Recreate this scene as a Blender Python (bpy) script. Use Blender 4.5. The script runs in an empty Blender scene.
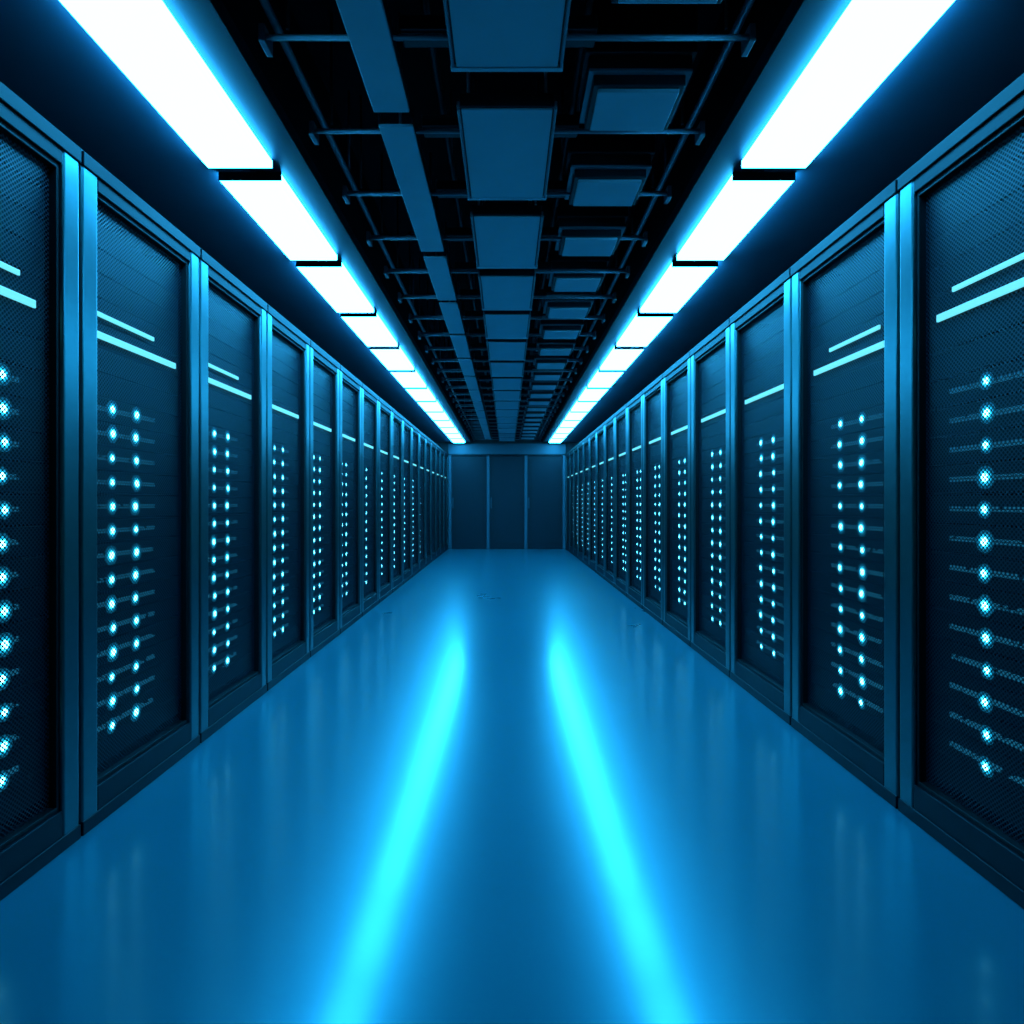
import bpy, bmesh, math, random
from mathutils import Vector
random.seed(4)
scene = bpy.context.scene
F_PX=620.0; W=1.37; EYE=1.075; H=1.42; CEIL=EYE+H; YB=14.5; YF=-1.6; XW=2.35; VOID=3.0; VX=0.84
LIGHT=(0.024,0.45,1.0)

# ---------------- materials ----------------
def mat(name, base, rough=0.5, metal=0.0, spec=0.5, noise=0.0, nscale=6.0, rvar=0.0, tint=None, coat=0.0, crough=0.1):
    m=bpy.data.materials.new(name); m.use_nodes=True
    nt=m.node_tree; b=nt.nodes['Principled BSDF']
    b.inputs['Base Color'].default_value=(*base,1); b.inputs['Roughness'].default_value=rough
    b.inputs['Metallic'].default_value=metal; b.inputs['Specular IOR Level'].default_value=spec
    b.inputs['Coat Weight'].default_value=coat; b.inputs['Coat Roughness'].default_value=crough
    if tint: b.inputs['Specular Tint'].default_value=(*tint,1)
    tc=nt.nodes.new('ShaderNodeTexCoord'); n=nt.nodes.new('ShaderNodeTexNoise')
    n.inputs['Scale'].default_value=nscale; n.inputs['Detail'].default_value=4
    nt.links.new(tc.outputs['Object'],n.inputs['Vector'])
    if noise>0:
        r=nt.nodes.new('ShaderNodeMapRange'); r.inputs[3].default_value=1-noise; r.inputs[4].default_value=1+noise
        mx=nt.nodes.new('ShaderNodeVectorMath'); mx.operation='SCALE'; mx.inputs[0].default_value=base
        nt.links.new(n.outputs['Fac'],r.inputs[0]); nt.links.new(r.outputs[0],mx.inputs['Scale'])
        nt.links.new(mx.outputs[0],b.inputs['Base Color'])
    if rvar>0:
        r=nt.nodes.new('ShaderNodeMapRange'); r.inputs[3].default_value=rough-rvar; r.inputs[4].default_value=rough+rvar
        nt.links.new(n.outputs['Fac'],r.inputs[0]); nt.links.new(r.outputs[0],b.inputs['Roughness'])
    return m
def emis(name,col,s):
    m=bpy.data.materials.new(name); m.use_nodes=True; nt=m.node_tree
    b=nt.nodes['Principled BSDF']; b.inputs['Base Color'].default_value=(0.005,0.01,0.015,1)
    b.inputs['Emission Color'].default_value=(*col,1); b.inputs['Emission Strength'].default_value=s
    return m
def mesh_mat(name, base, cell, thr):
    m=bpy.data.materials.new(name); m.use_nodes=True; nt=m.node_tree; N=nt.nodes; L=nt.links
    b=N['Principled BSDF']; out=N['Material Output']
    b.inputs['Base Color'].default_value=(*base,1); b.inputs['Roughness'].default_value=0.45; b.inputs['Metallic'].default_value=0.0
    b.inputs['Specular IOR Level'].default_value=.32
    tc=N.new('ShaderNodeTexCoord'); s=N.new('ShaderNodeSeparateXYZ'); c=N.new('ShaderNodeCombineXYZ')
    L.new(tc.outputs['Object'],s.inputs[0]); L.new(s.outputs['Y'],c.inputs['X']); L.new(s.outputs['Z'],c.inputs['Y'])
    mp=N.new('ShaderNodeMapping'); mp.inputs['Rotation'].default_value=(0,0,math.radians(45)); L.new(c.outputs[0],mp.inputs[0])
    v=N.new('ShaderNodeTexVoronoi'); v.voronoi_dimensions='2D'; v.inputs['Scale'].default_value=1/cell; v.inputs['Randomness'].default_value=0
    L.new(mp.outputs[0],v.inputs['Vector'])
    lt=N.new('ShaderNodeMath'); lt.operation='LESS_THAN'; lt.inputs[1].default_value=thr; L.new(v.outputs['Distance'],lt.inputs[0])
    tr=N.new('ShaderNodeBsdfTransparent'); mx=N.new('ShaderNodeMixShader')
    L.new(lt.outputs[0],mx.inputs[0]); L.new(b.outputs[0],mx.inputs[1]); L.new(tr.outputs[0],mx.inputs[2]); L.new(mx.outputs[0],out.inputs[0])
    return m

M_floor=mat('epoxy_floor',(0.0008,0.098,0.128),rough=0.28,spec=0.75,noise=0.06,nscale=1.2,rvar=0.015,tint=(.10,.92,1),coat=0.50,crough=0.14)
M_wall=mat('dark_wall',(0.006,0.009,0.012),rough=0.6,noise=0.15)
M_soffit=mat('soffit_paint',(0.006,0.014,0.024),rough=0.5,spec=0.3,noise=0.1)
M_soffit2=mat('soffit_outer_glow',(0.045,0.09,0.13),rough=0.5,spec=0.3,noise=0.1)  # same soffit, colour lightened to put in glow outside the light panels
M_void=mat('void_black',(0.004,0.005,0.007),rough=0.8,spec=0.1,noise=0.2)
M_frame=mat('rack_steel',(0.062,0.14,0.145),rough=0.33,metal=1.0,noise=0.1,nscale=30)
M_rail=mat('rack_rail_black',(0.0012,0.0022,0.0035),rough=0.5,spec=0.08,noise=0.1,nscale=30)
M_sill=mat('rack_sill',(0.002,0.004,0.008),rough=0.45,spec=0.2,noise=0.1,nscale=30)
M_case=mat('rack_case',(0.003,0.005,0.006),rough=0.5,spec=0.2,noise=0.1)
M_mesh=mesh_mat('perforated_steel',(0.0065,0.0095,0.018),0.0105,0.38)
M_unit=mat('server_face',(0.0014,0.0022,0.0045),rough=0.5,spec=0.12,noise=0.3,nscale=40)
M_light=emis('light_diffuser',LIGHT,41)
M_led=emis('led',(0.13,0.72,1.0),14)
M_r1=emis('led_halo_inner',(0.02,0.58,0.9),3.6)  # three emissive rings stand in for the soft halo around each LED
M_r2=emis('led_halo_mid',(0.01,0.48,0.8),1.1)
M_r3=emis('led_halo_outer',(0.01,0.38,0.7),0.30)
M_bar=emis('light_bar',(0.16,0.80,0.95),1.05)
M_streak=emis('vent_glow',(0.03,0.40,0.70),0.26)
M_panel=mat('ceiling_panel',(0.30,0.42,0.48),rough=0.5,noise=0.12,nscale=5)
M_tray=mat('tray_metal',(0.30,0.42,0.48),rough=0.45,noise=0.12,nscale=8)
M_rod=mat('rod_metal',(0.08,0.11,0.14),rough=0.4,noise=0.1,nscale=20)
M_dark=mat('dark_trim',(0.006,0.009,0.012),rough=0.45,spec=0.25,noise=0.1)
M_door=mat('door_paint',(0.006,0.010,0.015),rough=0.5,spec=0.25,noise=0.15)
M_doorframe=mat('door_frame_paint',(0.045,0.08,0.10),rough=0.4,spec=0.3,noise=0.1)

# ---------------- mesh helpers ----------------
class MB:
    def __init__(s): s.bm=bmesh.new(); s.mats=[]
    def box(s,x0,x1,y0,y1,z0,z1,m,bev=0.0,seg=2):
        if m not in s.mats: s.mats.append(m)
        mi=s.mats.index(m)
        x0,x1=sorted((x0,x1)); y0,y1=sorted((y0,y1)); z0,z1=sorted((z0,z1))
        v=[s.bm.verts.new((x,y,z)) for x in(x0,x1) for y in(y0,y1) for z in(z0,z1)]
        fs=[]
        for q in((0,1,3,2),(4,6,7,5),(0,4,5,1),(2,3,7,6),(0,2,6,4),(1,5,7,3)):
            f=s.bm.faces.new([v[i] for i in q]); f.material_index=mi; fs.append(f)
        if bev>0:
            es=list({e for f in fs for e in f.edges})
            r=bmesh.ops.bevel(s.bm,geom=es,offset=bev,segments=seg,affect='EDGES',profile=0.5)
            for f in r['faces']: f.material_index=mi
    def quad(s,pts,m):
        if m not in s.mats: s.mats.append(m)
        f=s.bm.faces.new([s.bm.verts.new(p) for p in pts]); f.material_index=s.mats.index(m)
    def cyl(s,p0,p1,r,m,n=10):
        if m not in s.mats: s.mats.append(m)
        mi=s.mats.index(m); p0=Vector(p0);p1=Vector(p1); d=(p1-p0).normalized()
        a=d.orthogonal().normalized(); b=d.cross(a)
        r0=[];r1=[]
        for i in range(n):
            t=2*math.pi*i/n; o=a*math.cos(t)*r+b*math.sin(t)*r
            r0.append(s.bm.verts.new(p0+o)); r1.append(s.bm.verts.new(p1+o))
        for i in range(n):
            j=(i+1)%n; f=s.bm.faces.new((r0[i],r0[j],r1[j],r1[i])); f.material_index=mi; f.smooth=True
        for c in(r0,r1):
            f=s.bm.faces.new(c); f.material_index=mi
    def mesh(s,name):
        bmesh.ops.recalc_face_normals(s.bm,faces=s.bm.faces)
        me=bpy.data.meshes.new(name); s.bm.to_mesh(me); s.bm.free()
        for m in s.mats: me.materials.append(m)
        return me
def obj(name,me,loc=(0,0,0),parent=None):
    o=bpy.data.objects.new(name,me); o.location=loc; scene.collection.objects.link(o)
    if parent: o.parent=parent
    return o
def empty(name,loc):
    o=bpy.data.objects.new(name,None); o.empty_display_size=0.2; o.location=loc; scene.collection.objects.link(o); return o

# ---------------- room shell ----------------
b=MB(); b.box(-XW-.1,XW+.1,YF-.1,YB+.1,-.1,0,M_floor); obj('floor',b.mesh('floor'))
b=MB()
b.box(-VX-.05,VX+.05,YF-.1,YB+.1,VOID,VOID+.1,M_void)
for s in(-1,1):
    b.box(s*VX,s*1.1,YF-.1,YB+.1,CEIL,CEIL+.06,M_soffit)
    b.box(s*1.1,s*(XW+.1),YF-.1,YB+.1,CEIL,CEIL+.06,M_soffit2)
    b.box(s*VX,s*(VX+.05),YF-.1,YB+.1,CEIL+.06,VOID,M_void)
obj('ceiling',b.mesh('ceiling'))
for s,n in((-1,'left'),(1,'right')):
    b=MB(); b.box(s*XW,s*(XW+.1),YF-.1,YB+.1,0,CEIL,M_wall); obj('wall_'+n,b.mesh('wall_'+n))
b=MB(); b.box(-XW,XW,YB,YB+.1,0,VOID,M_wall); obj('wall_back',b.mesh('wall_back'))
b=MB(); b.box(-XW,XW,YF-.1,YF,0,VOID,M_wall); obj('wall_front',b.mesh('wall_front'))
b=MB(); b.box(-W,W,YB-.05,YB,2.18,2.46,M_doorframe,.004)
b.box(-W,W,YB-.07,YB-.05,2.18,2.22,M_dark,.003); obj('trim_1',b.mesh('header'))
b=MB()
for x in(-1.33,-.44,.44,1.33):
    b.box(x-.035,x+.035,YB-.07,YB,0,2.18,M_doorframe,.005)
obj('trim_2',b.mesh('posts'))
for i,(x0,x1) in enumerate(((-1.29,-.48),(-.40,.40),(.48,1.29))):
    b=MB(); y1=YB-.004
    b.box(x0,x1,y1-.03,y1,0.0,2.17,M_door,.004)
    b.box(x0+.06,x1-.06,y1-.036,y1-.03,.12,2.09,M_dark,.002)
    b.box(x0+.09,x1-.09,y1-.042,y1-.036,.15,2.06,M_door,.002)
    b.box(x0+.02,x0+.04,y1-.06,y1-.03,.95,1.2,M_doorframe,.004)
    obj('door_%d'%(i+1),b.mesh('door'))

# ---------------- racks ----------------
RT=2.2
def build_rack(side,P,variant):
    def X(d): return side*d
    fr=MB()
    f=.005
    nS,fS=.085,P-.08
    fr.box(X(0),X(.05),f,nS,0.02,RT,M_frame,.009,3)
    fr.box(X(0),X(.05),fS,P-f,0.02,RT,M_frame,.009,3)
    fr.box(X(.002),X(.05),nS,fS,0.02,.125,M_sill,.003)
    fr.box(X(.002),X(.05),nS,fS,2.12,RT,M_rail,.003)
    fr.box(X(-.006),X(.06),f,P-f,RT-.035,RT+.012,M_rail,.003)
    fr.box(X(-.004),X(.02),f,P-f,0.0,.045,M_sill,.003)
    fr.box(X(.05),X(.92),f,f+.02,0.02,RT-.01,M_case); fr.box(X(.05),X(.92),P-f-.02,P-f,0.02,RT-.01,M_case)
    fr.box(X(.05),X(.92),f,P-f,RT-.03,RT-.005,M_case); fr.box(X(.9),X(.92),f,P-f,.02,RT-.01,M_case)
    fr.box(X(.01),X(.9),f,P-f,0,.05,M_case)
    fr.box(X(.012),X(.05),nS,nS+.012,.125,2.12,M_case,.002)
    fr.box(X(.012),X(.05),fS-.012,fS,.125,2.12,M_case,.002)
    fr.box(X(.012),X(.05),nS,fS,.125,.14,M_case,.002)
    fr.box(X(.012),X(.05),nS,fS,2.105,2.12,M_case,.002)
    frame=fr.mesh('rack_frame')
    dm=MB(); dm.quad([(X(.035),nS+.01,.135),(X(.035),fS-.01,.135),(X(.035),fS-.01,2.11),(X(.035),nS+.01,2.11)],M_mesh)
    door=dm.mesh('rack_door_mesh')
    un=MB(); ld=MB()
    rows=14; z0=1.41; dz=.087
    if variant=='first':
        rows=13; z0=1.435; dz=.0948
        cols=[.515] if side<0 else [.475]; st=(.30,.60) if side<0 else (.36,.655)
    elif side<0: cols=[.225,.365]; st=(.16,.53)
    else: cols=[.295,.455]; st=(.20,.57)
    for i in range(-7,rows+1):
        z=z0-i*dz
        if z<.15: continue
        un.box(X(.07),X(.85),.04,P-.04,z-dz/2+.005,z+dz/2-.005,M_unit)
    for i in range(rows):
        z=z0-i*dz
        n=30; w=(st[1]-st[0])/n
        for k in range(n):
            if random.random()<.12: continue
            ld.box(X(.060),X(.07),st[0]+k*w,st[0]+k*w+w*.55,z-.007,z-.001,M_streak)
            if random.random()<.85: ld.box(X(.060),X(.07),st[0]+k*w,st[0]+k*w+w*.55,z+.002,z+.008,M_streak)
        for c in cols:
            cc=c+random.uniform(-.006,.006); r=random.uniform(.0095,.013)
            ld.cyl((X(.0405),cc,z),(X(.0412),cc,z),r,M_led,12)
            ld.cyl((X(.0412),cc,z),(X(.0418),cc,z),r*1.35,M_r1,14)  # added halo rings, emission fading outward from the LED
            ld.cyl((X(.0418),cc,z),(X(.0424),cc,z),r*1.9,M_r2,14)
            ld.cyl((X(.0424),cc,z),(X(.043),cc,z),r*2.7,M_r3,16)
            ld.cyl((X(.043),cc,z),(X(.07),cc,z),.005,M_case,6)
            if random.random()<.2:
                ld.cyl((X(.062),cc+.04,z),(X(.07),cc+.04,z),.004,M_led,6)
    units=un.mesh('server_units'); leds=ld.mesh('leds')
    br=MB()
    a0=nS+.012
    dB=dA=0
    if variant=='first': bB=(a0,P-.155); bA=(a0,P-.215); dB=dA=.012
    else: bB=(a0,P-.15); bA=(a0,P-.31)
    if side>0:
        dB=dA=.014
        bB=(a0+.03,P-.165); bA=(a0+.06,P-.30)
        if variant=='first': bB=(a0,P-.155); bA=(a0,P-.225); dB=dA=.022
    br.box(X(.026),X(.034),bB[0],bB[1],1.640+dB,1.664+dB,M_bar,.002)
    if variant in('first','near'):
        br.box(X(.026),X(.034),bA[0],bA[1],1.715+dA,1.731+dA,M_bar,.002)
    bars=br.mesh('light_bars')
    return frame,door,units,leds,bars
def place_row(side,start,P,n0,n1):
    cache={}
    nn=2 if side<0 else 1
    for n in range(n0,n1):
        v='first' if n<0 else('near' if n<nn else 'far%d'%(n%3))
        if v not in cache: cache[v]=build_rack(side,P,v)
        e=empty('server_rack',(side*W,start+n*P,0))
        for nm,me in zip(('frame','door_mesh','server_units','status_leds','light_bars'),cache[v]):
            obj(nm,me,(0,0,0),e)
place_row(-1,1.994,.772,-4,16)
place_row(1,2.172,.818,-4,15)
for s,ye in((-1,1.994+.772*16),(1,2.172+.818*15)):
    b=MB(); b.box(s*(W+.01),s*(W+.9),ye+.002,YB-.001,0,RT,M_case,.002); obj('rack_filler_panel',b.mesh('filler'))
    b=MB(); b.box(s*(W+.08),s*(W+.22),YF+.01,YB-.01,RT,RT+.07,M_dark,.006)
    b.box(s*(W+.07),s*(W+.08),YF+.01,YB-.01,RT+.055,RT+.075,M_dark,.003)
    obj('cable_trunking',b.mesh('trunking'))

# ---------------- ceiling lights ----------------
def light_mesh(L):
    b=MB(); D=.035; k=H-D; xi,xo=.70*k,.893*k; h=(xo-xi)/2
    b.box(-h,h,.004,L-.004,-D,-.004,M_light,.004)
    b.box(-h+.01,h-.01,.01,L-.01,-.006,0,M_dark)
    for y0 in(0,L-.004): b.box(-h-.001,h+.001,y0,y0+.004,-D-.001,0,M_dark)
    return b.mesh('light_panel'),(xi+xo)/2
lm,lc=light_mesh(.885)
for j in range(0,13):
    for s in(-1,1):
        obj('ceiling_light_panel',lm,(s*lc,1.685+.975*j,CEIL))

# ---------------- suspended ceiling services ----------------
def cpanel():
    b=MB(); w=.172; L=.66
    b.box(-w,w,0,L,0,.05,M_dark,.004)
    b.box(-w+.008,w-.008,.008,L-.008,-.008,0,M_panel,.003)
    b.box(-w-.01,w+.01,L-.012,L+.006,-.012,.03,M_tray,.002)
    for s in(-1,1): b.box(s*(w-.002),s*(w+.008),0,L,-.010,.02,M_rod,.002)
    for x in(-w+.03,w-.03):
        for y in(.06,L-.06): b.cyl((x,y,.05),(x,y,VOID-CEIL),.006,M_rod,8)
    return b.mesh('cp')
me=cpanel()
for y in [-1.1,-.28,.54,1.36,2.22,3.06,3.87]+[4.66+.80*i for i in range(12)]:
    obj('suspended_ceiling_panel',me,(0,y,CEIL))
segs=[(-1.2,.0),(.05,1.05),(1.12,2.256),(2.34,3.506),(3.59,4.35)]
y=4.42
while y<YB-.8: segs.append((y,y+.78)); y+=.86
cache={}
for y0,y1 in segs:
    L=round(y1-y0,3)
    if L not in cache:
        b=MB(); b.box(-.065,.065,0,L,0,.012,M_tray,.003)
        for s in(-1,1): b.box(s*.058,s*.066,0,L,.01,.05,M_dark)
        for yy in(.1,L-.1): b.cyl((0,yy,.01),(0,yy,VOID-CEIL),.006,M_rod,8)
        cache[L]=b.mesh('tray')
    obj('cable_tray',cache[L],(-.42,y0,CEIL))
def vbox():
    b=MB(); w=.14; L=.22
    b.box(-w-.05,w+.05,-.05,L+.05,.10,.30,M_dark,.005)
    b.box(-w-.035,w+.035,-.035,L+.035,.05,.10,M_dark,.004)
    b.box(-w-.037,w+.037,-.037,L+.037,.045,.055,M_rod,.002)
    b.box(-w-.018,w+.018,-.018,L+.018,.01,.05,M_dark,.004)
    b.box(-w,w,0,L,-.004,.012,M_panel,.003)
    for x in(-w,w): b.cyl((x,L/2,.3),(x,L/2,VOID-CEIL),.008,M_rod,8)
    return b.mesh('vb')
me=vbox()
y=2.14-.6*5
while y<YB-.4:
    obj('ventilation_box',me,(.455,y,CEIL)); y+=.6
def rods():
    b=MB(); hw=.77
    for yy,zz in((0,.02),(.045,.05)):
        b.cyl((-hw,yy,zz),(hw,yy,zz),.008,M_rod)
    b.box(-.33,.28,-.02,.06,.03,.075,M_dark,.004)
    for s in(-1,1):
        b.box(s*(hw-.02),s*hw,-.014,.06,0.0,.055,M_rod,.003)
        b.cyl((s*.69,.02,.06),(s*.69,.02,VOID-CEIL),.006,M_dark,8)
    return b.mesh('rods')
me=rods()
y=1.93-.49*7
while y<YB-.2:
    obj('ceiling_support_frame',me,(0,y,CEIL+.01)); y+=.49
for s in(-1,1):
    b=MB(); b.cyl((s*.74,YF+.01,CEIL+.11),(s*.74,YB-.01,CEIL+.11),.014,M_rod)
    b.cyl((s*.26,YF+.01,CEIL+.16),(s*.26,YB-.01,CEIL+.16),.014,M_dark)
    yy=YF+.5
    while yy<YB: b.cyl((s*.74,yy,CEIL+.11),(s*.74,yy,VOID),.006,M_rod,8); b.cyl((s*.26,yy,CEIL+.16),(s*.26,yy,VOID),.006,M_rod,8); yy+=2
    obj('ceiling_conduit',b.mesh('conduit'))

# ---------------- world, camera ----------------
w=bpy.data.worlds.new('world'); scene.world=w; w.use_nodes=True
w.node_tree.nodes['Background'].inputs[0].default_value=(0,0.01,0.03,1); w.node_tree.nodes['Background'].inputs[1].default_value=0.1
cam=bpy.data.cameras.new('camera'); co=bpy.data.objects.new('camera',cam); scene.collection.objects.link(co)
co.location=(0,0,EYE); co.rotation_euler=(math.pi/2,0,0)
cam.sensor_width=36; cam.lens=F_PX/1024*36; cam.shift_x=5/1024; cam.shift_y=-9/1024; cam.clip_start=.02
scene.camera=co
scene.view_settings.view_transform='Standard'
scene.view_settings.look='None'
